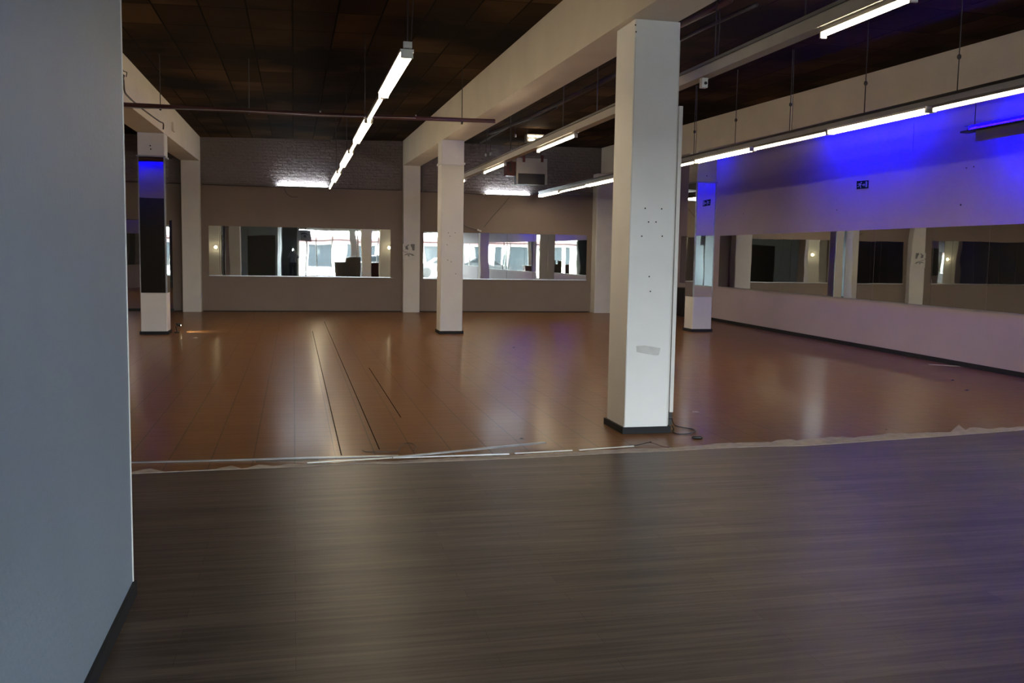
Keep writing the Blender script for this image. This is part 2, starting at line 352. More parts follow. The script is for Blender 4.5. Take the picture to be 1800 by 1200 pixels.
# beams
def beam(x0, x1, fb, ft, label):
    y0, y1 = -7.45, 25.99
    b = MB().hexa([(x0, y0, fb(y0)), (x1, y0, fb(y0)), (x1, y1, fb(y1)), (x0, y1, fb(y1)), (x0, y0, ft(y0)+.05), (x1, y0, ft(y0)+.05), (x1, y1, ft(y1)+.05), (x0, y1, ft(y1)+.05)])
    return struct('beam', b, 'cream', label, 'beam')
bL = lambda y: 3.50+.0165*y
bM = lambda y: 3.655+.0137*y
bR = lambda y: 3.88+.004*y
beam(-2.85, -2.37, bL, zL, 'cream ceiling beam on the left, over the mirror clad pillar')
beam(2.93, 3.40, bM, zM, 'cream ceiling beam through the middle, over the foreground pillar')
beam(8.65, 9.10, bR, zR, 'cream ceiling beam on the right, beside the violet wall')

# ------------------------------------------------------------------ pillars
def pillar(x0, x1, y0, y1, zt, label, base=True, mname='pillar', c=.012):
    e = empty('pillar', ((x0+x1)/2, (y0+y1)/2, 0), label, 'pillar', kind='thing')
    MB().bevbox(x0, x1, y0, y1, .001, zt-.003, c).build('shaft', mname, e)
    if base:
        t = .022; g = .0006; q = MB()
        q.box(x0-t, x1+t, y0-t, y0-g, .001, .062); q.box(x0-t, x1+t, y1+g, y1+t, .001, .062)
        q.box(x0-t, x0-g, y0-g, y1+g, .001, .062); q.box(x1+g, x1+t, y0-g, y1+g, .001, .062)
        q.build('baseboard', 'base', e)
    return e
def holes(e, pts, n, r=.006):
    for p in pts:
        p = Vector(p); n_ = Vector(n)
        MB().tube([p+n_*.0005, p+n_*.003], r, 8).build('screw_hole', 'black', e)

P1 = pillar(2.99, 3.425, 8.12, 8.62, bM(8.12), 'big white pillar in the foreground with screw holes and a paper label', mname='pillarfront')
P2 = pillar(2.905, 3.365, 18.85, 19.35, bM(18.85), 'plain white pillar in the middle of the tiled floor')
P3 = pillar(-2.85, -2.37, 18.93, 19.4, bL(18.9), 'left pillar clad with a tall mirror reflecting violet light')
P4 = pillar(8.60, 9.055, 19.2, 19.65, bR(19.2), 'right pillar clad with a mirror beside the violet wall')
pillar(-2.83, -2.37, 25.70, 25.997, bL(25.7), 'slim white pilaster at the left end of the back wall', False)
PP = pillar(2.93, 3.39, 25.75, 25.997, bM(25.7), 'slim white pilaster with two posters on the back wall', False)
pillar(8.42, 8.93, 25.60, 25.997, 3.97, 'greyish pilaster at the right end of the back wall', False)
pillar(-2.85, -2.37, 8.12, 8.62, bL(8.1), 'pillar hidden behind the near partition, seen in the mirrors')
pillar(8.60, 9.05, 8.12, 8.62, bR(8.1), 'pillar outside the frame near the right wall, seen in the mirrors')

# foreground pillar: label, holes, corner beads, cable duct, cord
hp = [(1134, 366), (1163, 367), (1140, 390), (1153, 390), (1128, 415), (1164, 415), (1141, 486), (1143, 512), (1117, 44), (1118, 56), (1132, 28), (1152, 31), (1170, 32)]
holes(P1, [ony(x, y, 8.119) for x, y in hp], (0, -1, 0), .007)
lab = [ony(x, y, 8.1175) for x, y in ((1118.5, 608), (1133, 607), (1161, 611.5), (1158, 624), (1150, 624.5), (1119, 618.5))]
st = MB().poly(lab, (0, -1, 0), .001).build('paper_label', 'paper', P1); tag(st, 'torn grey paper label')
b = MB()
for (xa, ya, xb, yb) in ((1118.6, 608.2, 1133, 607.2), (1133, 607.2, 1160.6, 611.7), (1160.6, 611.7, 1157.8, 623.8), (1150, 624.2, 1119.2, 618.3), (1119, 618.3, 1118.6, 608.2), (1120, 612, 1124, 609), (1120.5, 614.5, 1124, 614.5), (1130, 616, 1135, 611), (1145, 612, 1157, 613.5), (1120, 617.5, 1150, 622.5)):
    b.bar(ony(xa, ya, 8.116), ony(xb, yb, 8.116), .0012, .004, (0, 0, 1))
b.build('print', 'print', st)
b = MB().bar((2.996, 8.1185, .07), (2.996, 8.1185, 3.6), .01, .002, (0, 1, 0)).bar((3.42, 8.1185, .07), (3.42, 8.1185, 3.6), .01, .002, (0, 1, 0))
b.build('corner_bead', 'capwhite', P1)
# the pale cable duct that runs down the pillar's right side
dt = onx(1190, 188, 3.43)
e = MB().box(3.444, 3.480, 8.135, 8.19, .19, ony(1190, 188, 8.2).z).box(3.4285, 3.4435, 8.16, 8.18, .3, .34).box(3.4285, 3.4435, 8.16, 8.18, 2.4, 2.44)
tag(e.build('cable_duct', 'capwhite'), 'narrow white cable duct on the right side of the foreground pillar', 'cable duct')
sk = empty('socket_box', (3.44, 8.2, .1), 'small black power box low on the foreground pillar', 'power box')
MB().bevbox(3.4285, 3.475, 8.14, 8.22, .066, .185, .004).build('housing', 'black', sk)
MB().bar((3.428, 8.138, .128), (3.475, 8.138, .128), .05, .003, (0, 0, 1)).build('cover', 'base', sk)
def smooth_path(pts, n=6):
    P = [Vector(p) for p in pts]; out = []
    for i in range(len(P)-1):
        p0 = P[max(i-1, 0)]; p1 = P[i]; p2 = P[i+1]; p3 = P[min(i+2, len(P)-1)]
        for k in range(n):
            t = k/n
            out.append(.5*((2*p1)+(p2-p0)*t+(2*p0-5*p1+4*p2-p3)*t*t+(3*p1-p0-3*p2+p3)*t**3))
    out.append(P[-1]); return out
def cable(name, pts, r, m, label, cat='cable', group=None):
    b = MB().tube(smooth_path(pts), r, 8); return tag(b.build(name, m, smooth=True), label, cat, group)
g = lambda x, y, z=.008: onz(x, y, z)
c = MB()
cc = empty('power_cord', g(1200, 755), 'black power cord looped on the floor beside the foreground pillar', 'cord')
MB().tube(smooth_path([(3.477, 8.19, .15), g(1184, 744, .03), g(1188, 748), g(1200, 751), g(1218, 754), g(1222, 758), g(1208, 762), g(1190, 762), g(1182, 757), (3.50, 8.15, .02), (3.47, 8.12, .06)]), .005, 8).build('cord', 'black', cc, smooth=True)
pl = MB().tube([g(1216, 768.5, .014), g(1219, 768.5, .014), g(1232, 769, .014), g(1235, 769, .014)], [.008, .014, .014, .006], 10)
MB.build(pl, 'plug_adapter', 'black', smooth=True)
tag(bpy.data.objects['plug_adapter'], 'small black plug lying on the tiles near the cord loop', 'plug')

# middle pillar: collar and marks
MB().box(2.885, 3.385, 18.83, 18.8495, 3.43, 3.47).box(2.885, 2.9045, 18.85, 19.36, 3.43, 3.47).box(3.3655, 3.385, 18.85, 19.36, 3.43, 3.47).build('collar', 'pillar', P2)
holes(P2, [ony(x, y, 18.849) for x, y in ((788, 409), (800, 409), (791, 415), (786, 430), (787, 457), (793, 460), (801, 481))], (0, -1, 0), .009)

# mirror cladding on the left and right pillars
def clad(e, x0, x1, y0, z0, z1, side, sy1):
    MB().box(x0+.02, x1-.02, y0-.008, y0-.001, z0, z1).build('mirror_panel', 'mirror', e)
    q = MB(); q.box(x0, x0+.018, y0-.012, y0-.001, z0, z1); q.box(x1-.018, x1, y0-.012, y0-.001, z0, z1)
    q.box(x0-.02, x1+.02, y0-.022, y0-.001, z1+.001, z1+.028)
    if side > 0: q.box(x1+.001, x1+.022, y0, sy1, z1+.001, z1+.028)
    else: q.box(x0-.022, x0-.001, y0, sy1, z1+.001, z1+.028)
    q.build('mirror_frame', 'steel', e)
    if side > 0: MB().box(x1+.001, x1+.008, y0+.02, sy1-.02, z0, z1).build('mirror_panel', 'mirror', e)
    else: MB().box(x0-.008, x0-.001, y0+.02, sy1-.02, z0, z1).build('mirror_panel', 'mirror', e)
    q = MB()
    if side > 0: q.box(x1+.001, x1+.011, y0, y0+.018, z0, z1)
    else: q.box(x0-.011, x0-.001, y0, y0+.018, z0, z1)
    q.build('edge_strip', 'steel', e)
clad(P3, -2.85, -2.37, 18.93, .80, 3.36, 1, 19.4)
clad(P4, 8.60, 9.055, 19.2, .78, 3.27, -1, 19.65)
holes(P3, [ony(264, 256, 18.929), ony(265, 262, 18.929)], (0, -1, 0), .014)
holes(P4, [ony(1242.5, 309, 19.199)], (0, -1, 0), .012)

# ------------------------------------------------------------------ wall mirrors
def mirror_back(bounds, z0, z1, label, tilts, gaps=()):
    x0, x1 = bounds[0], bounds[-1]
    e = empty('wall_mirror', ((x0+x1)/2, YB-.01, z0), label, 'mirror')
    for i in range(len(bounds)-1):
        if i in gaps: continue
        a, c_ = bounds[i]+.003, bounds[i+1]-.003; t = tilts[i % len(tilts)]
        w = c_-a; yl = YB-.010-max(0, t)*w; yr = YB-.010+min(0, t)*w
        # pane set slightly out of true, as hand fixed panes are
        MB().hexa([(a, yl, z0), (c_, yr, z0), (c_, YB-.002, z0), (a, YB-.002, z0), (a, yl, z1), (c_, yr, z1), (c_, YB-.002, z1), (a, YB-.002, z1)]).build('mirror_pane', 'mirror', e)
    MB().box(x0, x1, YB-.026, YB-.0295+.001, z0-.024, z0-.002).box(x0, x1, YB-.0265, YB-.001, z0-.024, z0-.004).build('bottom_rail', 'alu', e)
    return e
mx = lambda px, py=445: ony(px, py, YB).x
b1 = [mx(367), mx(387), mx(435.5), mx(491), mx(528.5), mx(582), mx(627.5), mx(686.5)]
mirror_back(b1, .965, 2.265, 'long mirror strip left of the poster pilaster, reflecting the bright shop windows', [.002, -.002, .0015, 0, 0, .001, -.001, .001])
b2 = [mx(744), mx(790), mx(840), mx(891), mx(936.5), mx(963), mx(1031)]
mirror_back(b2, .945, 2.225, 'mirror strip on the right bay of the back wall, partly behind the middle pillar', [.001, -.002, .001, -.002, .004, -.003])
e = empty('wall_mirror', (-5.2, YB-.01, .06), 'tall mirror in the far left corner reaching down to the floor', 'mirror')
MB().box(-6.6, -3.10, YB-.012, YB-.002, .075, 2.37).build('mirror_pane', 'mirror', e)
MB().box(-6.62, -3.08, YB-.03, YB-.013, .001, .074).build('bottom_rail', 'black', e)
MB().box(-6.62, -3.08, YB-.02, YB-.002, 2.371, 2.385).build('top_rail', 'dark', e)

def mirror_right(pxs, z0, z1, label, offs):
    Ys = [onr(p, 460).y if p > 50 else p for p in pxs]
    e = empty('wall_mirror', (rwx(Ys[0])-.01, (Ys[0]+Ys[-1])/2, z0), label, 'mirror')
    for i in range(len(Ys)-1):
        a, c_ = Ys[i]-.004, Ys[i+1]+.004; t = offs[i % len(offs)]
        # true square to the back wall, so each pane steps a little off the askew wall
        xa, xc = rwx(a)-.006-max(0, t)*(a-c_), rwx(c_)-.006+min(0, t)*(a-c_)
        MB().hexa([(xa, a, z0), (rwx(a)-.002, a, z0), (rwx(c_)-.002, c_, z0), (xc, c_, z0), (xa, a, z1), (rwx(a)-.002, a, z1), (rwx(c_)-.002, c_, z1), (xc, c_, z1)]).build('mirror_pane', 'mirror', e)
    q = MB(); rwall_box(q, Ys[-1], Ys[0], z0-.02, z0-.003, .001, .012); q.build('bottom_rail', 'steel', e)
    return e
mirror_right([1265, 1373, 1460, 1486, 1509, 1537, 1640, 1738, 10.4, 8.8, 7.2, 5.6, 4.0, 2.4, .8, -.8, -2.4], .915, 2.205, 'long mirror strip along the violet right wall', [.003, -.002, .012, -.01, .008, -.003, .002, .0])
mirror_right([1196, 1208.5], .915, 2.24, 'short mirror pane between the foreground and right pillars', [.0])
q = MB(); rwall_box(q, 24.0, 24.55, .001, .80, .02, .28)
tag(q.build('storage_box', 'black'), 'black box standing against the right wall behind the right pillar', 'box')

# ------------------------------------------------------------------ hanging light rows
ZT = 3.25
def row_y(px, py): return onz(px, py, ZT).y
def fixture(x, y0, y1, double, label, group, endcap=False, z=ZT, housing='trunk', side=False):
    e = empty('ceiling_light', (x, (y0+y1)/2, z+.07), label, 'light', group)
    a, c_ = y0+.03, y1-.03
    if double:
        MB().box(x-.055, x+.055, a, c_, z+.026, z+.05).build('reflector', 'capwhite', e)
        for s in (-1, 1): MB().tube([(x+s*.030, a+.02, z), (x+s*.030, c_-.02, z)], .017, 10).build('tube', 'warmtube', e, smooth=True)
    else:
        MB().box(x-.022, x+.022, a, c_, z+.022, z+.05).build('batten', housing, e)
        MB().tube([(x, a+.02, z), (x, c_-.02, z)], .0115, 10).build('tube', 'warmtube', e, smooth=True)
    if side: MB().box(x+(.060 if double else .028), x+(.066 if double else .034), a, c_, z-.012, z+.05).build('side_shade', housing, e)
    w = .05 if double else .024
    for yy in (a, c_-.018):
        MB().box(x-w, x+w, yy, yy+.018, z-.022, z+.0255 if double else z+.0215).build('end_cap', 'capwhite' if endcap else 'trunk', e)
    return e
ORD = ['nearest', 'second', 'third', 'fourth', 'fifth', 'sixth', 'seventh', 'eighth', 'ninth']
XA = onz(650, 210, ZT).x
ya = [row_y(*p) for p in ((717, 96), (674, 169.5), (645, 213), (626, 250.5), (612, 267), (602, 292.5), (592, 303), (586, 319), (581, 331))]
for i in range(8):
    fixture(XA, ya[i], ya[i+1], i % 2 == 0, '%s %s tube light of the central hanging row' % (ORD[i], 'double' if i % 2 == 0 else 'single'), 'tube lights of the central row', endcap=(i == 0))
XC = onz(1400, 246.5, ZT).x
yc = [row_y(*p) for p in ((1800, 163), (1647, 195), (1459, 234), (1326, 263), (1223, 285), (1080, 316), (1026, 327), (984, 337.5), (948.7, 345.3))]
yc[0] = yc[1]-1.75
for i in range(8):
    dbl = i % 2 == 1
    fixture(XC, yc[i], yc[i+1], dbl, '%s %s tube light of the long row before the violet wall' % (ORD[i], 'double' if dbl else 'single'), 'tube lights of the right row', housing='trunkdark', side=True)
XBr = onz(945, 266, ZT).x
for i, (p0, p1) in enumerate((((1640, -3), (1449, 65)), ((1010, 238), (945, 266)), ((890, 289), (852, 304)), ((820, 317), (806, 322.5)))):
    y0, y1 = row_y(*p0), row_y(*p1)
    fixture(XBr, y0, y1, False, ['single tube light on the white trunk at the top edge', 'lit tube light on the white trunk just left of the foreground pillar', 'lit tube light on the white trunk right of the middle pillar', 'tube light at the far end of the white trunk, half behind the middle pillar'][i], 'tube lights on the white trunk', endcap=True)
fixture(-5.6, 20.4, 22.2, True, 'double tube light of the side hall, seen only in the corner mirror', 'tube lights of the side hall', endcap=True)
fixture(-5.6, 16.4, 18.2, True, 'double tube light of the side hall, nearer the dividing wall', 'tube lights of the side hall', endcap=True)
for yy_, lb_ in ((21.3, 'farther'), (17.3, 'nearer')):
    e = empty('hanging_rod', (-5.6, yy_, ZT+.051), 'hanging rod of the %s side hall tube light' % lb_, 'hanger', 'hangers of the side hall')
    MB().tube([(-5.6, yy_, ZT+.051), (-5.6, yy_, zL(yy_)-.002)], .006, 6).build('rod', 'pipeblack', e)
# trunks
t = empty('lighting_rail', (XBr, 14, ZT+.1), 'white metal lighting trunk passing behind the foreground pillar', 'lighting trunk')
y0, y1 = 5.0, row_y(806, 322)
MB().box(XBr-.055, XBr+.055, y0, y1, ZT+.051, ZT+.14).build('channel', 'trunk', t)
MB().box(XBr-.075, XBr-.058, y0, y1, ZT+.141, ZT+.165).box(XBr-.058, XBr+.058, y0, y1, ZT+.141, ZT+.148).box(XBr+.058, XBr+.075, y0, y1, ZT+.141, ZT+.165).build('top_flange', 'trunkdark', t)
t = empty('lighting_rail', (XC, 14, ZT+.1), 'dusty grey lighting trunk above the row before the violet wall', 'lighting trunk')
MB().box(XC-.03, XC+.03, yc[0]-.2, yc[-1], ZT+.051, ZT+.112).build('channel', 'trunkmid', t)
MB().box(XC-.045, XC+.045, yc[0]-.2, yc[-1], ZT+.113, ZT+.14).build('top_flange', 'black', t)
t = empty('lighting_rail', (XA, 14, ZT+.1), 'thin dark lighting rail above the central hanging row', 'lighting trunk')
MB().box(XA-.018, XA+.018, ya[0], ya[-1], ZT+.051, ZT+.085).build('channel', 'trunkdark', t)
MB().box(XA-.035, XA+.035, ya[0]-.02, ya[0]+.02, ZT+.051, ZT+.10).build('end_plate', 'capwhite', t)
def ceil_z(x, y):
    if x < -2.37: return zL(y)
    if x < 2.93: k = (x+2.37)/5.3; return zL(y)*(1-k)+zM(y)*k
    if x < 8.65: k = (x-2.93)/5.72; return zM(y)*(1-k)+zR(y)*k
    return zR(y)
def hanger(x, y, z0, label, group, twin=False, knot=False):
    e = empty('hanging_rod', (x, y, z0), label, 'hanger', group)
    q = MB(); zt = ceil_z(x, y)-.001
    q.tube([(x, y, z0), (x, y, zt)], .006, 6)
    if twin: q.tube([(x+.03, y, z0+.02), (x+.045, y+.02, z0+.3), (x+.02, y, zt)], .004, 6)
    q.build('rod', 'pipeblack', e)
    if knot: MB().ball((x, y, z0+(zt-z0)*.33), .022, 8, (1, 1, 1.3)).build('wire_knot', 'pipeblack', e)
for i, (px, py) in enumerate(((716, 80), (640, 225), (608, 280), (589, 312))):
    y = row_y(px, py) if i else ya[0]
    hanger(XA, max(y, ya[0]+.0), ZT+.1 if i == 0 else ZT+.086, ['pair of wires above the near end of the central light row', 'hanging rod above the third fixture of the central light row', 'hanging rod above the fifth fixture of the central light row', 'hanging rod above the seventh fixture of the central light row'][i], 'hangers of the central row', twin=(i == 0))
for i, px in enumerate((1680, 1519, 1389, 1294, 1222)):
    yy = onz(px, 1, 4.0).y
    d = ray(px, 200); yy = XC*d.y/d.x
    hanger(XC, yy, ZT+.141, ['knotted wire hanger nearest the upper right corner, before the cream beam', 'second knotted wire hanger from the right, before the cream beam', 'doubled wire hanger left of centre of the right beam', 'wire hanger with a small loop, before the right beam', 'wire hanger just above the right pillar'][i], 'hangers of the right row', twin=(i in (2, 4)), knot=True)
for i, px in enumerate((1408, 1253, 1049, 990, 898)):
    d = ray(px, 200); yy = XBr*d.y/d.x
    hanger(XBr, yy, ZT+.166, 'thin rod holding the white lighting trunk, %s' % ['above the bright tube at the top edge', 'just right of the foreground pillar', 'close left of the foreground pillar', 'above its lit tube by the foreground pillar', 'above the tube by the middle pillar'][i], 'hangers of the white trunk', twin=(i == 1))
# small camera hanging from the trunk
cp_ = onz(1237, 145, ZT+.0)
dxy = ray(1237, 145); yy = XBr*dxy.y/dxy.x; cz = H+dxy.z*XBr/dxy.x
e = empty('surveillance_camera', (XBr, yy, cz), 'small white sensor box hanging under the white trunk right of the foreground pillar', 'camera')
MB().box(XBr-.028, XBr+.028, yy-.03, yy+.03, cz-.05, cz+.045).build('housing', 'capwhite', e)
MB().tube([(XBr+.006, yy-.0305, cz-.01), (XBr+.006, yy-.037, cz-.01)], .014, 12).build('lens', 'black', e)
MB().tube([(XBr, yy, cz+.0455), (XBr, yy, max(ZT+.0505, cz+.05))], .012, 8).build('mount', 'capwhite', e)

# ------------------------------------------------------------------ back wall: lamps, line, cables
for i, (p0, p1, lb) in enumerate((((487, 323.5), (577, 328), 'cool white tube light on the brick wall in the left bay'), ((853, 338), (932, 343), 'cool white tube light on the brick wall right of the middle pillar'))):
    a, c_ = ony(p0[0], p0[1], 25.93), ony(p1[0], p1[1], 25.93); z = 3.385 if i == 0 else 3.34
    e = empty('wall_light', ((a.x+c_.x)/2, 25.94, z), lb, 'light', 'cool tube lights on the back wall')
    MB().box(a.x, c_.x, 25.915, 25.999 if z < 3.34 else 26.028, z-.055, z-.03).build('batten', 'trunkdark', e)
    MB().tube([(a.x+.02, 25.95, z), (c_.x-.02, 25.95, z)], .017, 10).build('tube', 'cooltube', e, smooth=True)
    for xx in (a.x, c_.x-.018): MB().box(xx, xx+.018, 25.93, 25.975, z-.029, z+.02).build('end_cap', 'capwhite', e)
q = MB().tube([(-2.33, 25.985, 3.335), (-.45, 25.985, 3.33), (2.86, 25.985, 3.345)], .009, 6)
tag(q.build('wall_cable', 'black'), 'black cable running level across the left bay of the back wall', 'cable')
q = MB().tube([(3.42, 25.985, 3.33), (4.7, 25.985, 3.32), (5.2, 25.985, 3.30)], .009, 6)
tag(q.build('wall_cable', 'black'), 'black cable running level behind the middle pillar', 'cable')
q = MB().tube([(-8.7, 25.985, 3.36), (-5, 25.985, 3.35), (-2.87, 25.985, 3.34)], .012, 6)
tag(q.build('wall_cable', 'black'), 'black cable running level across the dark far left wall', 'cable')
o5 = lambda x, y: ony(x, y, 25.975)
cable('loose_cable', [o5(500, 329), o5(501, 335), o5(506, 342), o5(514, 346), o5(523, 346)], .006, 'black', 'short black cable curling below the left cool wall light')  # loose cables hanging at the wall, not extension leads
cable('loose_cable', [o5(812, 394), o5(822, 399), o5(834, 403), o5(842, 404.5)], .006, 'black', 'short dark cable ending at the plug above the right mirror strip')
cable('loose_cable', [o5(895, 347), o5(880, 365), o5(862, 385), o5(851, 399)], .005, 'black', 'long thin cable slanting down from the right cool wall light')
q = MB().bar(ony(839, 403.5, 25.96), ony(846, 406.5, 25.96), .05, .04)
tag(q.build('wall_plug', 'capwhite'), 'small white plug just above the right mirror strip', 'plug')
q = MB().ball(ony(743, 333, 25.95), .05, 8, (1, .6, 1.1)).tube([ony(743, 328, 25.97), ony(745, 282, 25.97)], .018, 6)
tag(q.build('wall_sensor', 'trunkdark'), 'round grey sensor and conduit just right of the poster pilaster', 'sensor')

# posters on the pilaster
def quad(Y, pts, m, name, parent, t=.001): return MB().poly([ony(x, y, Y) for x, y in pts], (0, -1, 0), t).build(name, m, parent)
Yp = 25.745
e = empty('wall_poster', ony(719, 440, Yp), 'black and white picture poster with a dark right half on the white pilaster', 'poster')
quad(Yp, ((707.8, 428.5), (731.5, 429.2), (731.8, 440.3), (708, 439.8)), 'paper', 'sheet', e)
b = MB(); 
for pts in (((722.5, 428.8), (729, 429), (728.6, 440.2), (725, 440), (724, 435), (721.5, 431)), ((716, 430), (719.5, 429.5), (717, 433)), ((712.5, 433), (716, 431), (718, 439), (713, 438))):
    b.poly([ony(x, y, Yp-.002) for x, y in pts], (0, -1, 0), .0008)
b.build('dark_print', 'print', e)
e = empty('wall_poster', ony(719, 450, Yp), 'white poster with a large dark eye drawing below the black and white picture', 'poster')
quad(Yp, ((707.9, 441.6), (731, 442.3), (730, 457.5), (708.5, 457)), 'paper', 'sheet', e)
b = MB()
for pts in (((710.5, 449), (714, 446), (720, 445.4), (724.5, 446), (728.5, 449), (725, 449.4), (722, 447.2), (715.5, 447.4)), ((716.5, 449), (718.5, 447.8), (720, 449.2), (718.5, 450.8)), ((708.5, 442.4), (713, 442.2), (720, 443.4), (713, 443.2))):
    b.poly([ony(x, y, Yp-.002) for x, y in pts], (0, -1, 0), .0008)
b.build('eye_drawing', 'print', e)
b = MB(); b.poly([ony(x, y, Yp-.002) for x, y in ((713.5, 449.5), (716, 450), (716.5, 456), (714, 456))], (0, -1, 0), .0008); b.build('white_patch', 'capwhite', e)

# exit sign on the right wall
def rq(pts, off, m, name, parent, t=.0012):
    n = Vector((-1, RWS, 0)).normalized(); return MB().poly([onr(x, y, off) for x, y in pts], n, t).build(name, m, parent)
e = empty('exit_sign', onr(1516, 325), 'dark exit sign with a white running figure, arrow and door on the violet wall', 'sign')
rq(((1505.8, 318.2), (1526, 316.8), (1525.5, 330.8), (1505.6, 332.6)), .014, 'navy', 'sign_plate', e, .012)
b = MB(); n_ = Vector((-1, RWS, 0)).normalized()
for pts in (((1521.5, 318.8), (1524.5, 318.6), (1524.2, 328.6), (1521.2, 328.9)),                      # door
            ((1515.8, 323.9), (1519.3, 323.6), (1519.2, 325.9), (1515.7, 326.2)), ((1518.8, 321.6), (1520.6, 324.7), (1518.6, 328)),   # arrow
            ((1513, 319.7), (1515, 319.6), (1514.9, 321.5), (1513, 321.6)),                          # head
            ((1510, 322.2), (1513.4, 321.8), (1512.8, 325.8), (1510.4, 326.1)),                       # torso
            ((1507.2, 323.6), (1510.2, 322.2), (1510.4, 323.2), (1507.8, 324.6)), ((1512.6, 322.4), (1515.2, 324.4), (1514.6, 325.2), (1512.4, 323.8)),   # arms
            ((1510.3, 325.4), (1511.8, 325.6), (1508.8, 328.4), (1506.6, 328.2), (1506.8, 327.4), (1508.4, 327.4)), ((1511.4, 325.6), (1512.9, 325.4), (1513.6, 331), (1512.6, 331))):   # legs
    b.poly([onr(x, y, .0152) for x, y in pts], n_, .001)
b.build('pictogram', 'signwhite', e)
q = MB(); rwall_box(q, 14.27, 15.57, 3.50, 4.0, .001, .006)
tag(q.build('access_panel', 'rightwall'), 'flat access panel high on the violet wall above the exit sign', 'panel')
for i, (x, y) in enumerate(((1689, 360), (1471, 369), (1276, 378), (1307, 376), (1699, 295), (1712, 293))):
    a = onr(x, y, .002); 
    tag(MB().tube([a, a+Vector((-.006, 0, 0))], .016 if i == 0 else .011, 8).build('wall_anchor', 'black'), 'dark fixing hole in the violet wall, ' + ['largest one, right of the exit sign', 'below and left of the exit sign', 'left of two beside the right pillar', 'right of two beside the right pillar', 'left of two under the violet light fitting', 'right of two under the violet light fitting'][i], 'fixing hole', 'fixing holes in the violet wall')

# ------------------------------------------------------------------ violet lights
def uv_right(y0, y1, z, label, hang=True, tube='uvtube'):
    off = .70; xm = rwx((y0+y1)/2)-off
    e = empty('violet_light', (xm, (y0+y1)/2, z), label, 'light', 'violet tube lights along the right wall')
    X = lambda y, o: rwx(y)-o
    MB().tube([(X(y0, off), y0+.03, z), (X(y1, off), y1-.03, z)], .028, 10).build('tube', tube, e, smooth=True)
    q = MB(); rwall_box(q, y0+.06, y1-.28, z-.20, z-.048, off+.09, .008); q.build('shade', 'trunkmid', e)
    q = MB(); rwall_box(q, y0, y1, z-.047, z-.022, off-.005, .15); q.build('batten', 'black', e)
    q = MB(); rwall_box(q, y0, y1, z+.045, z+.052, off-.03, .11); q.build('spill_plate', 'black', e)  # added plate, keeps the violet light off the ceiling
    for yy in (y0, y1-.02):
        q = MB(); rwall_box(q, yy, yy+.02, z-.0235, z+.028, off-.03, .06); q.build('end_cap', 'black', e)
    if hang:
        for yy in (y0+.12, y1-.12):
            MB().tube([(X(yy, off), yy, z+.053), (X(yy, off), yy, zR(yy)-.002)], .006, 6).build('hanging_wire', 'pipeblack', e)
    return e
a = onr(1703, 229, .70); vy1 = a.y
uv_right(vy1-1.6, vy1, a.z, 'violet tube light hanging before the right wall at the right edge')
uv_right(13.9, 15.3, 4.20, 'violet tube light hidden above the cream beam, over the access panel')
uv_right(15.6, 17.0, 4.20, 'violet tube light hidden above the cream beam, over the exit sign')
uv_right(21.9, 23.1, 4.22, 'violet tube light hidden behind the beam above the right pillar', tube='uvtube_dim')
uv_right(6.4, 8.0, 4.15, 'violet tube light on the right wall just outside the frame', tube='uvtube_dim')
uv_right(1.6, 3.2, 4.1, 'violet tube light on the right wall beside the viewer', tube='uvtube_dim')
uv_right(-3.0, -1.4, 4.1, 'violet tube light on the right wall near the shop windows', tube='uvtube_dim')
for i, x0 in enumerate((-7.6, -4.9)):
    e = empty('violet_light', (x0+.75, 10.95, 4.1), 'violet tube light on the dividing wall of the side hall, %s' % ['farther from the beam', 'closer to the beam'][i], 'light', 'violet tube lights in the side hall')
    MB().tube([(x0, 10.95, 4.05), (x0+1.5, 10.95, 4.05)], .019, 10).build('tube', 'uvtube_dim', e, smooth=True)
    MB().box(x0-.03, x0+1.53, 10.9, 11.0, 4.08, 4.11).build('batten', 'black', e)
    MB().box(x0-.03, x0+1.53, 11.01, 11.018, 3.93, 4.11).build('shade', 'trunkdark', e)
    for xx in (x0+.1, x0+1.4): MB().tube([(xx, 10.95, 4.111), (xx, 10.95, zL(10.95)-.002)], .006, 6).build('hanging_wire', 'pipeblack', e)

# ------------------------------------------------------------------ pipes
yp = 14.6; A = lambda x, y: ony(x, y, yp)
pz = A(204, 183).z
e = empty('sprinkler_pipe', (0, yp, pz), 'dark red sprinkler pipe crossing the hall below the ceiling', 'pipe')
MB().tube([(-8.7, yp, pz-.0), (A(204, 183).x, yp, A(204, 183).z), (A(560, 200).x, yp, A(560, 200).z-.01), (A(870, 213).x, yp, A(870, 213).z)], .032, 12).build('pipe_run', 'pipe', e, smooth=True)
q = MB()
for px, py in ((563, 200), (731, 207)): p = A(px, py); q.tube([(p.x, yp-.002, p.z-.02), (p.x, yp-.002, p.z+.045)], .011, 8)
q.build('sprinkler_head', 'alu', e)
for px in (282, 438, 812): 
    p = A(px, 186+(px-204)*.047); MB().tube([(p.x, yp, p.z+.033), (p.x, yp, ceil_z(p.x, yp)-.002 if not 2.9 < p.x < 3.45 else bM(yp)-.003)], .006, 6).build('hanger_rod', 'pipeblack', e)
    MB().tube([(p.x-.012, yp, p.z), (p.x+.012, yp, p.z)], .036, 12).build('clamp', 'pipeblack', e)
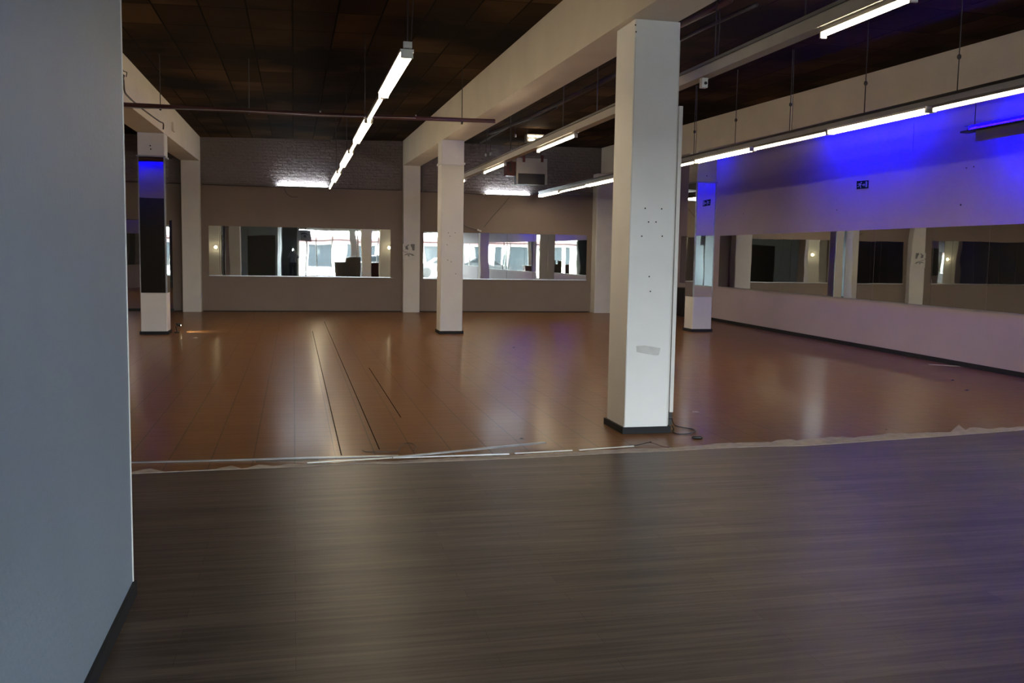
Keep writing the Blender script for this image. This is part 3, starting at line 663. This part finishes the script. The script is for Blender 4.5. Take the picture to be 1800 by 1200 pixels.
# conduit under it
cable('conduit', [(-2.5, yp-.06, pz-.055), (A(420, 195).x, yp-.06, A(420, 196).z), (A(560, 203).x, yp-.06, A(560, 203.5).z), (A(730, 208).x, yp-.06, A(730, 208.5).z)], .006, 'steel', 'thin grey conduit strapped below the sprinkler pipe', 'conduit')
def pipe_z(pts, z, r, m, label, name='ceiling_pipe'):
    return tag(MB().tube([onz(x, y, zz) for (x, y), zz in zip(pts, z)], r, 12).build(name, m, smooth=True), label, 'pipe')
pipe_z(((862, 234), (934, 205), (1000, 172), (1088, 128)), (4.1, 4.1, 4.08, 4.05), .035, 'pipeblack', 'dark pipe rising towards the foreground pillar under the ceiling')
pipe_z(((845, 250), (905, 216), (945, 205), (978, 188)), (4.3, 4.25, 4.24, 4.2), .028, 'pipeblack', 'thinner dark pipe bending beside the sprinkler pipe end')
pipe_z(((1196, 70), (1240, 48), (1330, 8)), (4.15, 4.15, 4.1), .022, 'pipeblack', 'dim pipe near the ceiling right of the foreground pillar top')
pipe_z(((1196, 44), (1250, 18), (1284, 0)), (3.95, 3.92, 3.9), .030, 'pipe', 'red brown pipe beside the underside of the middle beam')
# cables on the left beam
lb = lambda x, y: onx(x, y, -2.355)
cable('beam_cable', [lb(213, 128), lb(217, 140), lb(219, 160), lb(226, 170), lb(240, 183), lb(262, 200), lb(280, 213), lb(287, 217), lb(287, 227)], .012, 'pipeblack', 'dark cable drooping along the left cream beam')
q = MB()
for i in range(7):
    a = lb(208+random.random()*9, 124+random.random()*14); c_ = a+Vector((random.uniform(.01, .05), random.uniform(-.12, .12), random.uniform(-.12, .1))); q.tube([a, (a+c_)/2+Vector((.03, 0, .02)), c_], .007, 6)
tag(q.build('cable_tangle', 'pipeblack'), 'tangle of loose wire ends on the left cream beam', 'cable')
q = MB().box(-2.368, -2.33, 20.05, 20.35, 4.0, 4.16)
tag(q.build('beam_junction_box', 'cream'), 'small pale junction box on the left cream beam above the mirror pillar', 'junction box')  # junction box on the beam's side, no outlet

# ------------------------------------------------------------------ heater and vent at the back
Yh = 24.6; hp_ = lambda x, y: ony(x, y, Yh)
tl, br_ = hp_(908, 277), hp_(962, 302)
e = empty('air_heater', ((tl.x+br_.x)/2, Yh+.25, br_.z), 'grey hanging air heater box near the back wall', 'heater')
MB().bevbox(tl.x, br_.x, Yh, Yh+.5, br_.z, tl.z, .01).build('casing', 'trunk', e)
for px in (921, 953):
    p = hp_(px, 277); MB().box(p.x-.035, p.x+.035, Yh-.02, Yh-.001, p.z-.12, p.z+.06).build('bracket', 'darkred', e)
fz = hp_(915, 323).z; q = MB()
q.box(tl.x, br_.x, Yh-.01, Yh+.03, br_.z-.06, br_.z-.002)
q.box(tl.x, tl.x+.05, Yh-.01, Yh+.03, fz, br_.z-.061); q.box(br_.x-.05, br_.x, Yh-.01, Yh+.03, fz, br_.z-.061)
q.build('outlet_frame', 'trunk', e)
MB().box(tl.x+.06, br_.x-.06, Yh+.03, Yh+.48, fz, br_.z-.003).build('outlet', 'dark', e)
for px in (915, 955):
    p = hp_(px, 277); MB().tube([(p.x, Yh+.25, tl.z+.001), (p.x, Yh+.25, ceil_z(p.x, Yh+.25)-.002)], .008, 6).build('hanging_wire', 'pipeblack', e)
p = hp_(900, 285); q = MB().box(p.x-.13, tl.x-.004, Yh+.05, Yh+.4, p.z-.35, p.z+.02)
q.build('motor_housing', 'darkred', e)
q = MB().tube([(p.x-.2, Yh, p.z+.0), (p.x-.05, Yh, p.z-.05), (p.x-.02, Yh, p.z-.25)], .03, 8); q.build('gas_pipe', 'pipeblack', e)
v0, v1 = ony(926, 235, 22.0), ony(957, 250, 22.0)
e = empty('emergency_light', ((v0.x+v1.x)/2, 22.1, v1.z), 'small hanging lamp unit with lit slots above the heater', 'light')
MB().bevbox(v0.x, v1.x, 22.02, 22.22, v1.z, v0.z, .008).build('housing', 'trunkdark', e)
hgt = v0.z-v1.z; w = v1.x-v0.x
for k, (fx0, fx1, fz_) in enumerate(((.08, .47, .68), (.53, .93, .66), (.12, .45, .18))):
    MB().box(v0.x+w*fx0, v0.x+w*fx1, 22.0, 22.018, v1.z+hgt*fz_, v1.z+hgt*(fz_+.13)).build('lit_slot', 'warmtube', e)
for xx in (v0.x+.05, v1.x-.05): MB().tube([(xx, 22.12, v0.z+.001), (xx, 22.12, ceil_z(xx, 22.1)-.002)], .006, 6).build('hanging_wire', 'pipeblack', e)
# thin drop rods with small sockets near it
for i, (px, y0, y1) in enumerate(((898, 232, 262), (862, 250, 268), (854, 250, 270), (906, 200, 236))):
    a = ony(px, y1, 21.0); zt = ceil_z(a.x, 21.0)-.002
    e = empty('drop_wire', a, ['thin wire with socket beside the lamp unit above the heater', 'thin wire with socket, right one of a close pair near the middle beam', 'thin wire with socket, left one of a close pair near the middle beam', 'highest thin wire with socket, by the pipe bend'][i], 'wire', 'drop wires in the dark bay')
    MB().tube([a, (a.x, 21.0, zt)], .007, 6).build('wire', 'pipeblack', e); MB().tube([(a.x, 21, a.z-.06), (a.x, 21, a.z-.001)], .022, 8).build('socket', 'steel', e)

# ------------------------------------------------------------------ floor edge, bars, debris
up_edge = [(217, 832.5), (225, 832), (250, 826), (265, 823.5), (290, 829.5), (345, 826.5), (380, 824.5), (407, 818.5), (425, 824), (455, 817), (480, 819.5), (500, 816.5), (560, 815), (640, 811.5), (680, 811), (720, 808.5), (824, 804), (900, 800), (1000, 795), (1100, 789.5), (1180, 787), (1265, 779.5), (1355, 777.5), (1365, 774), (1382, 772.5), (1400, 774.5), (1430, 771.5), (1450, 769.5), (1480, 767.5), (1500, 769.5), (1550, 764), (1562, 761.5), (1575, 762), (1640, 760.5), (1670, 760), (1678, 752), (1685, 746.5), (1691, 752), (1697, 756), (1704, 752), (1712, 751.5), (1735, 754), (1800, 750)]
def lam_y(px):
    for (x0, y0), (x1, y1) in zip(lam_edge, lam_edge[1:]):
        if x0 <= px <= x1: return y0+(y1-y0)*(px-x0)/(x1-x0)
    return lam_edge[-1][1]
up2 = []
for (x0, y0), (x1, y1) in zip(up_edge, up_edge[1:]):
    n = max(1, int((x1-x0)/9))
    for k in range(n): t = k/n; up2.append((x0+(x1-x0)*t, y0+(y1-y0)*t+(random.uniform(-.9, .9) if 0 < k else 0)))
up2.append(up_edge[-1])
vs = []; fs = []
for i, (x, y) in enumerate(up2):
    a = onz(x, y, 0); c_ = onz(x, lam_y(x), .0); c_ = c_+Vector((0, .004, 0))
    if a.y < c_.y+.01: a.y = c_.y+.01
    vs += [(a.x, a.y, .001), (a.x, a.y-.004, .0045), (c_.x, c_.y, .0065), (c_.x, c_.y, .001)]
    if i:
        k = 4*i; fs += [(k-4, k, k+1, k-3), (k-3, k+1, k+2, k-2), (k-2, k+2, k+3, k-1), (k-1, k+3, k, k-4)]
n = len(vs); fs += [(0, 1, 2, 3), (n-1, n-2, n-3, n-4)]
tag(MB().add(vs, fs).build('adhesive_strip', 'adhesive'), 'ragged beige strip of dried adhesive along the laminate edge', 'adhesive strip')
def bar(p0, p1, w, h, z, m, label, name='floor_trim_bar', group='loose metal trim bars on the floor edge'):
    a, c_ = onz(*p0, z), onz(*p1, z); return tag(MB().bar(a, c_, w, h).build(name, m), label, 'trim bar', group)
bar((222, 812.5), (700, 800.5), .035, .008, .005, 'steel', 'long flat grey trim strip along the tile edge on the left')
bar((690, 803.5), (958, 777.5), .028, .012, .034, 'steel', 'grey metal trim bar lying askew on the tiles, its right end free')
bar((692, 804), (895, 797.5), .022, .008, .018, 'alu', 'brightest silver trim bar in the middle of the floor edge')
bar((905, 796.5), (1006, 791), .018, .006, .013, 'alu', 'short silver trim bar between the two longer pieces')
bar((1018, 790.5), (1114, 783.5), .016, .006, .012, 'capwhite', 'whitish trim bar ending left of the foreground pillar')
bar((540, 813), (690, 804), .024, .006, .0175, 'steel', 'dull grey trim bar overlapping the left strip')
bar((450, 811), (560, 808), .015, .004, .018, 'black', 'dark gap strip beside the left trim strip')
cable('wire_loop', [g(637, 791, .012), g(645, 794, .012), g(672, 794, .012), g(699, 793, .012), g(703, 786, .014), g(712, 779, .016), g(724, 779.5, .016), g(731, 785, .014), g(727, 792, .012)], .0035, 'pipeblack', 'thin dark wire loop on the tiles above the silver bar', 'wire')
cable('loose_wire', [g(1105, 783, .012), g(1120, 782, .012), g(1133, 779, .014), g(1145, 776, .022)], .004, 'black', 'black wire end in front of the foreground pillar', 'wire')
cable('loose_wire', [g(1138, 777, .016), g(1150, 779, .014), g(1163, 784, .012), g(1176, 786.5, .014)], .003, 'darkred', 'thin reddish wire beside the black wire end', 'wire')
def crumb(px, py, r, m, label, flat=.35, cat='debris'):
    p = onz(px, py, 0); q = MB(); n = 7; rr = [r*random.uniform(.6, 1.2) for _ in range(n)]
    vs = [(p.x+rr[k]*math.cos(2*PI*k/n), p.y+rr[k]*.8*math.sin(2*PI*k/n), .0015) for k in range(n)]+[(p.x, p.y, r*flat+.0015)]
    q.add(vs, [tuple(range(n))[::-1]]+[(k, (k+1) % n, n) for k in range(n)])
    return tag(q.build('floor_crumb', m), label, cat, 'crumbs on the floor')
crumb(344, 594, .05, 'capwhite', 'white scrap on the tiles right of the mirror clad left pillar')
crumb(1675, 668.5, .035, 'black', 'dark crumb near the violet baseboard, upper one')
crumb(1700, 686, .04, 'black', 'dark crumb near the right edge, lower one')
crumb(1590, 628, .018, 'capwhite', 'tiny white crumb beside the right baseboard')
crumb(917, 771, .02, 'black', 'dark crumb above the free end of the grey trim bar')
crumb(1558, 755, .018, 'black', 'dark crumb just above the adhesive strip on the right')
crumb(977, 942, .008, 'black', 'tiny black speck on the laminate floor')
crumb(903, 611, .03, 'black', 'faint dark crumb right of the middle pillar')
crumb(1222, 724, .05, 'adhesive', 'pale smear of adhesive right of the foreground pillar', .03)
crumb(1322, 789, .02, 'adhesive', 'pale crumb on the laminate edge right of the cord')
bar((1632, 640), (1688, 643.5), .006, .004, .004, 'capwhite', 'thin white stick lying beside the right baseboard', 'thin_stick', 'sticks')
for i, (p0, p1) in enumerate((((549.2, 582), (600.5, 800)), ((569, 564.5), (669.4, 789.7)), ((648.8, 646.2), (704.4, 733.7)))):
    x = (onz(*p0).x+onz(*p1).x)/2
    y0, y1 = onz(*p1).y, onz(*p0).y
    struct('floor_joint', MB().box(x-.005, x+.005, y0, y1, .0002, .0008), 'joint', 'dark expansion joint in the tiles, %s' % ['left', 'middle', 'right, shortest'][i], 'floor')

# lamp on the floor behind the left pillar
fl = empty('floor_spotlight', (-2.24, 19.3, .0), 'small black floor spotlight glowing at the foot of the mirror clad left pillar', 'light')
MB().tube([(-2.24, 19.3, .002), (-2.24, 19.3, .02)], .05, 12).build('base', 'black', fl)
MB().tube([(-2.24, 19.3, .0205), (-2.26, 19.28, .14)], .008, 8).build('stem', 'black', fl)
MB().tube([(-2.25, 19.31, .17), (-2.19, 19.36, .15)], [.02, .035], 12).build('lamp_head', 'black', fl)
MB().ball((-2.183, 19.366, .148), .016, 8).build('bulb', 'bulb', fl)
ld = bpy.data.lights.new('floor_spotlight_beam', 'SPOT'); ld.energy = 26; ld.color = (1, .84, .5); ld.spot_size = 1.5; ld.spot_blend = .6; ld.shadow_soft_size = .03
lo = bpy.data.objects.new('spot_beam', ld); COL.objects.link(lo); lo.parent = fl; lo.location = (.09, .1, .17)
lo.rotation_euler = Vector((.9, .45, -.35)).to_track_quat('-Z', 'Y').to_euler()

# lamps on the pillars' rear faces, seen in the mirrors
for x, yb, z, lb_ in ((3.2, 19.351, 1.80, 'round warm lamp on the rear face of the middle pillar'), (-2.5, 19.401, 1.72, 'round warm lamp on the rear face of the left pillar')):
    e = empty('round_wall_lamp', (x, yb, z), lb_, 'light', 'round warm lamps on the pillars')
    MB().tube([(x, yb, z), (x, yb+.03, z)], .07, 16).build('base', 'capwhite', e)
    MB().ball((x, yb+.06, z), .035, 8).build('bulb', 'bulb', e)

# door on the partition's far face and in the dividing wall
struct('door_1', MB().box(-2.15, -.85, 4.586, 4.60, .01, 2.35), 'door', 'dark door on the far face of the near partition', 'door')
struct('door_2', MB().box(-4.6, -3.5, 10.702, 10.73, .001, 2.25), 'door', 'dark door in the dividing wall of the side hall', 'door')
struct('dark_wall_panel', MB().box(-.70, .24, -7.499, -7.46, .01, 3.2), 'door', 'dark panel added on the wall beside the shop windows, behind the viewer', 'door')  # dark panel added so this stretch of wall mirrors dark
struct('wall_side', MB().box(-8.8, -2.86, 4.3, 4.5, 0, 4.3), 'rightwall', 'pale end wall of the side hall, seen in the mirrors', 'wall')
struct('door_3', MB().box(-8.798, -8.77, 16.0, 17.2, .001, 2.2), 'door', 'dark door in the left wall of the side hall', 'door')

# ------------------------------------------------------------------ behind the viewer: stand, counter, street
e = empty('sign_stand', (.63, -2.0, 0), 'eye poster on a dark pole stand behind the viewer, seen in the long mirror', 'sign')
MB().tube([(.63, -2, .012), (.63, -2, 2.9)], .035, 10).build('pole', 'black', e); MB().tube([(.63, -2, .0095), (.63, -2, .03)], .2, 20).build('foot', 'black', e)
bd = MB().box(.22, .92, -1.96, -1.935, 2.18, 2.76).build('board', 'capwhite', e)
MB().box(.25, .89, -1.934, -1.932, 2.21, 2.73).build('print_area', 'paper', e)
q = MB()
for s in (0,): q.poly([(.32, -1.931, 2.48), (.45, -1.931, 2.58), (.62, -1.931, 2.60), (.80, -1.931, 2.46), (.62, -1.931, 2.52), (.45, -1.931, 2.50)], (0, 1, 0), .0008)
q.poly([(.5, -1.931, 2.38), (.62, -1.931, 2.36), (.64, -1.931, 2.47), (.52, -1.931, 2.48)], (0, 1, 0), .0008); q.build('eye_drawing', 'print', e)
e = empty('reception_counter', (3.2, -4.6, 0), 'stepped brown counter near the shop windows, seen in the long mirror', 'counter')
MB().box(2.5, 3.1, -4.9, -4.3, .0095, 1.02).box(3.11, 3.75, -4.9, -4.3, .0095, 1.25).build('body', 'brownbox', e)
MB().box(2.46, 3.1, -4.94, -4.26, 1.021, 1.05).box(3.11, 3.79, -4.94, -4.26, 1.251, 1.28).build('worktop', 'capwhite', e)
e = empty('reception_counter', (4.6, -4.6, 0), 'low dark brown counter beside the stepped one, seen in the long mirror', 'counter')
MB().box(3.95, 5.2, -4.9, -4.3, .0095, .95).build('body', 'darkred', e); MB().box(3.9, 5.25, -4.95, -4.25, .951, .98).build('worktop', 'brownbox', e)

struct('pavement', MB().box(-30, 40, -50, -7.72, -.2, -.02), 'pavement', 'pale pavement and street outside the shop windows', 'pavement')
e = empty('shop_building', (2, -24, -.02), 'low pale building across the street with a red band, seen through the shop windows', 'building')
MB().box(-16, 24, -30, -24, -.02, 2.95).build('facade_wall', 'facade', e)
MB().box(-16, 24, -23.99, -23.7, 2.30, 2.75).build('shop_band', 'redband', e)
for k in range(12):
    x = -15+k*3.2; MB().box(x, x+2.1, -23.99, -23.95, .35, 2.2).build('shop_window', 'glasspane', e)
def car(x, y, label):
    e = empty('parked_car', (x, y, -.02), label, 'car')
    q = MB(); prof = [(-2.1, .35), (-2.1, .72), (-1.9, .82), (-1.15, .92), (-.6, 1.38), (.75, 1.42), (1.45, .98), (2.05, .9), (2.12, .6), (2.1, .35)]
    n = len(prof); vs = [(x+a, y-.85, z) for a, z in prof]+[(x+a, y+.85, z) for a, z in prof]
    q.add(vs, [tuple(range(n)), tuple(range(n, 2*n))[::-1]]+[(i, (i+1) % n, n+(i+1) % n, n+i) for i in range(n)]); q.build('body', 'carpaint', e)
    q = MB(); q.poly([(x-1.0, y+.852, .95), (x-.55, y+.852, 1.3), (x+.7, y+.852, 1.33), (x+1.2, y+.852, .98)], (0, 1, 0), .0015); q.build('side_window', 'glasspane', e)
    for dx in (-1.35, 1.3):
        for s in (-1, 1): MB().tube([(x+dx, y+s*.66, .29), (x+dx, y+s*.87, .29)], .31, 20).build('wheel', 'tyre', e)
car(5.6, -12.5, 'dark car parked outside the shop windows')
car(10.3, -12.8, 'dark car parked farther right outside the shop windows')

# ------------------------------------------------------------------ the photographer
def skin_obj(name, verts, edges, radii, m, parent, root=0, sub=2):
    me = bpy.data.meshes.new(name); me.from_pydata(verts, edges, []); me.materials.append(M[m])
    o = bpy.data.objects.new(name, me); COL.objects.link(o); o.parent = parent
    md = o.modifiers.new('skin', 'SKIN'); md.use_smooth_shade = True
    sv = me.skin_vertices[0].data if me.skin_vertices else None
    if sv is None:
        bm = bmesh.new(); bm.from_mesh(me); bm.verts.layers.skin.verify(); bm.to_mesh(me); bm.free(); sv = me.skin_vertices[0].data
    for i, r in enumerate(radii): sv[i].radius = (r, r) if not isinstance(r, tuple) else r; sv[i].use_root = (i == root)
    s2 = o.modifiers.new('sub', 'SUBSURF'); s2.levels = sub; s2.render_levels = sub
    return o
pe = empty('person', (0, -.33, .0095), 'person in grey jacket and black trousers holding a camera to the face', 'person')
# local coordinates: facing +Y, standing 1.76 m tall
V = [(0, 0, .95), (0, -.01, 1.12), (0, 0, 1.30), (0, .01, 1.43), (0, .02, 1.50), (0, .03, 1.58), (0, .03, 1.68), (0, .03, 1.735),
     (.17, 0, 1.41), (.27, .06, 1.24), (.135, .225, 1.56), (.122, .255, 1.59),
     (-.17, 0, 1.41), (-.27, .06, 1.24), (-.135, .225, 1.56), (-.122, .255, 1.59),
     (.095, 0, .86), (.11, .02, .48), (.115, -.01, .09), (.12, .12, .035),
     (-.095, 0, .86), (-.12, .0, .48), (-.14, -.03, .09), (-.15, .10, .035)]
Ed = [(0, 1), (1, 2), (2, 3), (3, 4), (4, 5), (5, 6), (6, 7), (3, 8), (8, 9), (9, 10), (10, 11), (3, 12), (12, 13), (13, 14), (14, 15),
      (0, 16), (16, 17), (17, 18), (18, 19), (0, 20), (20, 21), (21, 22), (22, 23)]
Rd = [(.16, .12), (.145, .11), (.17, .125), (.15, .10), .058, .085, .092, .06, .075, .048, .030, .028, .075, .048, .030, .028, .095, .062, .042, .038, .095, .062, .042, .038]
skin_obj('body', V, Ed, Rd, 'jacket', pe)
# face, hair, trousers and hands as parts
q = MB().ball((0, .05, 1.655), .083, 12, (.86, 1.0, 1.22)); q.tube([(0, .135, 1.665), (0, .155, 1.635)], [.009, .014], 8); q.ball((.078, .03, 1.65), .022, 8, (.4, .7, 1.2)); q.ball((-.078, .03, 1.65), .022, 8, (.4, .7, 1.2))
q.build('head', 'skin', pe, smooth=True).location = (0, 0, 0)
q = MB().ball((0, .012, 1.70), .093, 12, (.92, 1.0, .98)); q.build('hair', 'hair', pe, smooth=True).location = (0, 0, 0)
for s in (-1, 1):
    q = MB(); q.tube([(s*.012 if False else s*.075, -.0, .96), (s*.10, .005, .80), (s*.115, .012, .48), (s*.13, -.02, .10)], [.125, .105, .075, .062], 14)
    q.build('trouser_leg', 'trousers', pe, smooth=True).location = (0, 0, 0)
    q = MB().ball((s*.135, .05, .045), .055, 10, (.85, 2.1, .75)); q.build('shoe', 'black', pe, smooth=True).location = (0, 0, 0)
    hv = [(s*.118, .235, 1.578), (s*.106, .262, 1.61)]; he = [(0, 1)]; hr = [.024, .026]
    for k in range(4):
        b0 = len(hv); L_ = (.030, .034, .032, .025)[k]
        hv += [(s*.100, .285, 1.585+k*.018), (s*.092, .285+L_*.7, 1.588+k*.018), (s*.080, .285+L_*.9, 1.590+k*.018)]; he += [(1, b0), (b0, b0+1), (b0+1, b0+2)]; hr += [.009, .008, .007]
    b0 = len(hv); hv += [(s*.095, .225, 1.590), (s*.080, .195, 1.605)]; he += [(0, b0), (b0, b0+1)]; hr += [.010, .008]
    skin_obj('hand', hv, he, hr, 'skin', pe, sub=1)
ce = empty('photo_camera', (0, -.03, 1.60), 'black camera with a lit flash held by the person, seen in the mirror', 'camera')
MB().bevbox(-.065, .065, -.125, -.075, 1.60, 1.69, .012).build('camera_body', 'black', ce)
MB().tube([(0, -.0745, 1.645), (0, -.03, 1.645)], .034, 20).build('lens', 'black', ce, smooth=False)
MB().box(-.028, .028, -.12, -.06, 1.691, 1.74).build('flash_head', 'black', ce)
MB().box(-.024, .024, -.0595, -.056, 1.70, 1.735).build('flash_window', 'flash', ce)

# ------------------------------------------------------------------ daylight
w = bpy.data.worlds.new('world'); S.world = w; w.use_nodes = True; nt = w.node_tree
bg = nt.nodes['Background']; sky = nt.nodes.new('ShaderNodeTexSky'); sky.sky_type = 'HOSEK_WILKIE'; sky.turbidity = 9; sky.ground_albedo = .5
sky.sun_direction = Vector((.3, .75, .6)).normalized()
mxn = nt.nodes.new('ShaderNodeMix'); mxn.data_type = 'RGBA'; mxn.inputs[0].default_value = .75; nt.links.new(sky.outputs[0], mxn.inputs[6]); mxn.inputs[7].default_value = (.90, .945, 1.0, 1)
nt.links.new(mxn.outputs[2], bg.inputs[0]); bg.inputs[1].default_value = 82
for o in openings:      # sampling portals in the window openings
    al = bpy.data.lights.new('window_portal', 'AREA'); al.shape = 'RECTANGLE'; al.size = o[1]-o[0]; al.size_y = o[3]-o[2]; al.cycles.is_portal = True
    ob = bpy.data.objects.new('window_portal', al); COL.objects.link(ob); ob.location = ((o[0]+o[1])/2, YF-.25, (o[2]+o[3])/2); ob.rotation_euler = (PI/2, 0, 0)

vs = S.view_settings; S.display_settings.display_device = 'sRGB'
vs.view_transform = 'Standard'; vs.look = 'None'; vs.gamma = 1; vs.use_curve_mapping = False; vs.exposure = 0.0
cy_ = S.cycles; cy_.use_denoising = True; cy_.use_adaptive_sampling = False; cy_.denoising_prefilter = 'ACCURATE'; cy_.max_bounces = 10; cy_.diffuse_bounces = 5; cy_.glossy_bounces = 6; cy_.transparent_max_bounces = 8
cy_.sample_clamp_indirect = 16; cy_.caustics_reflective = False; cy_.caustics_refractive = False; cy_.use_light_tree = True
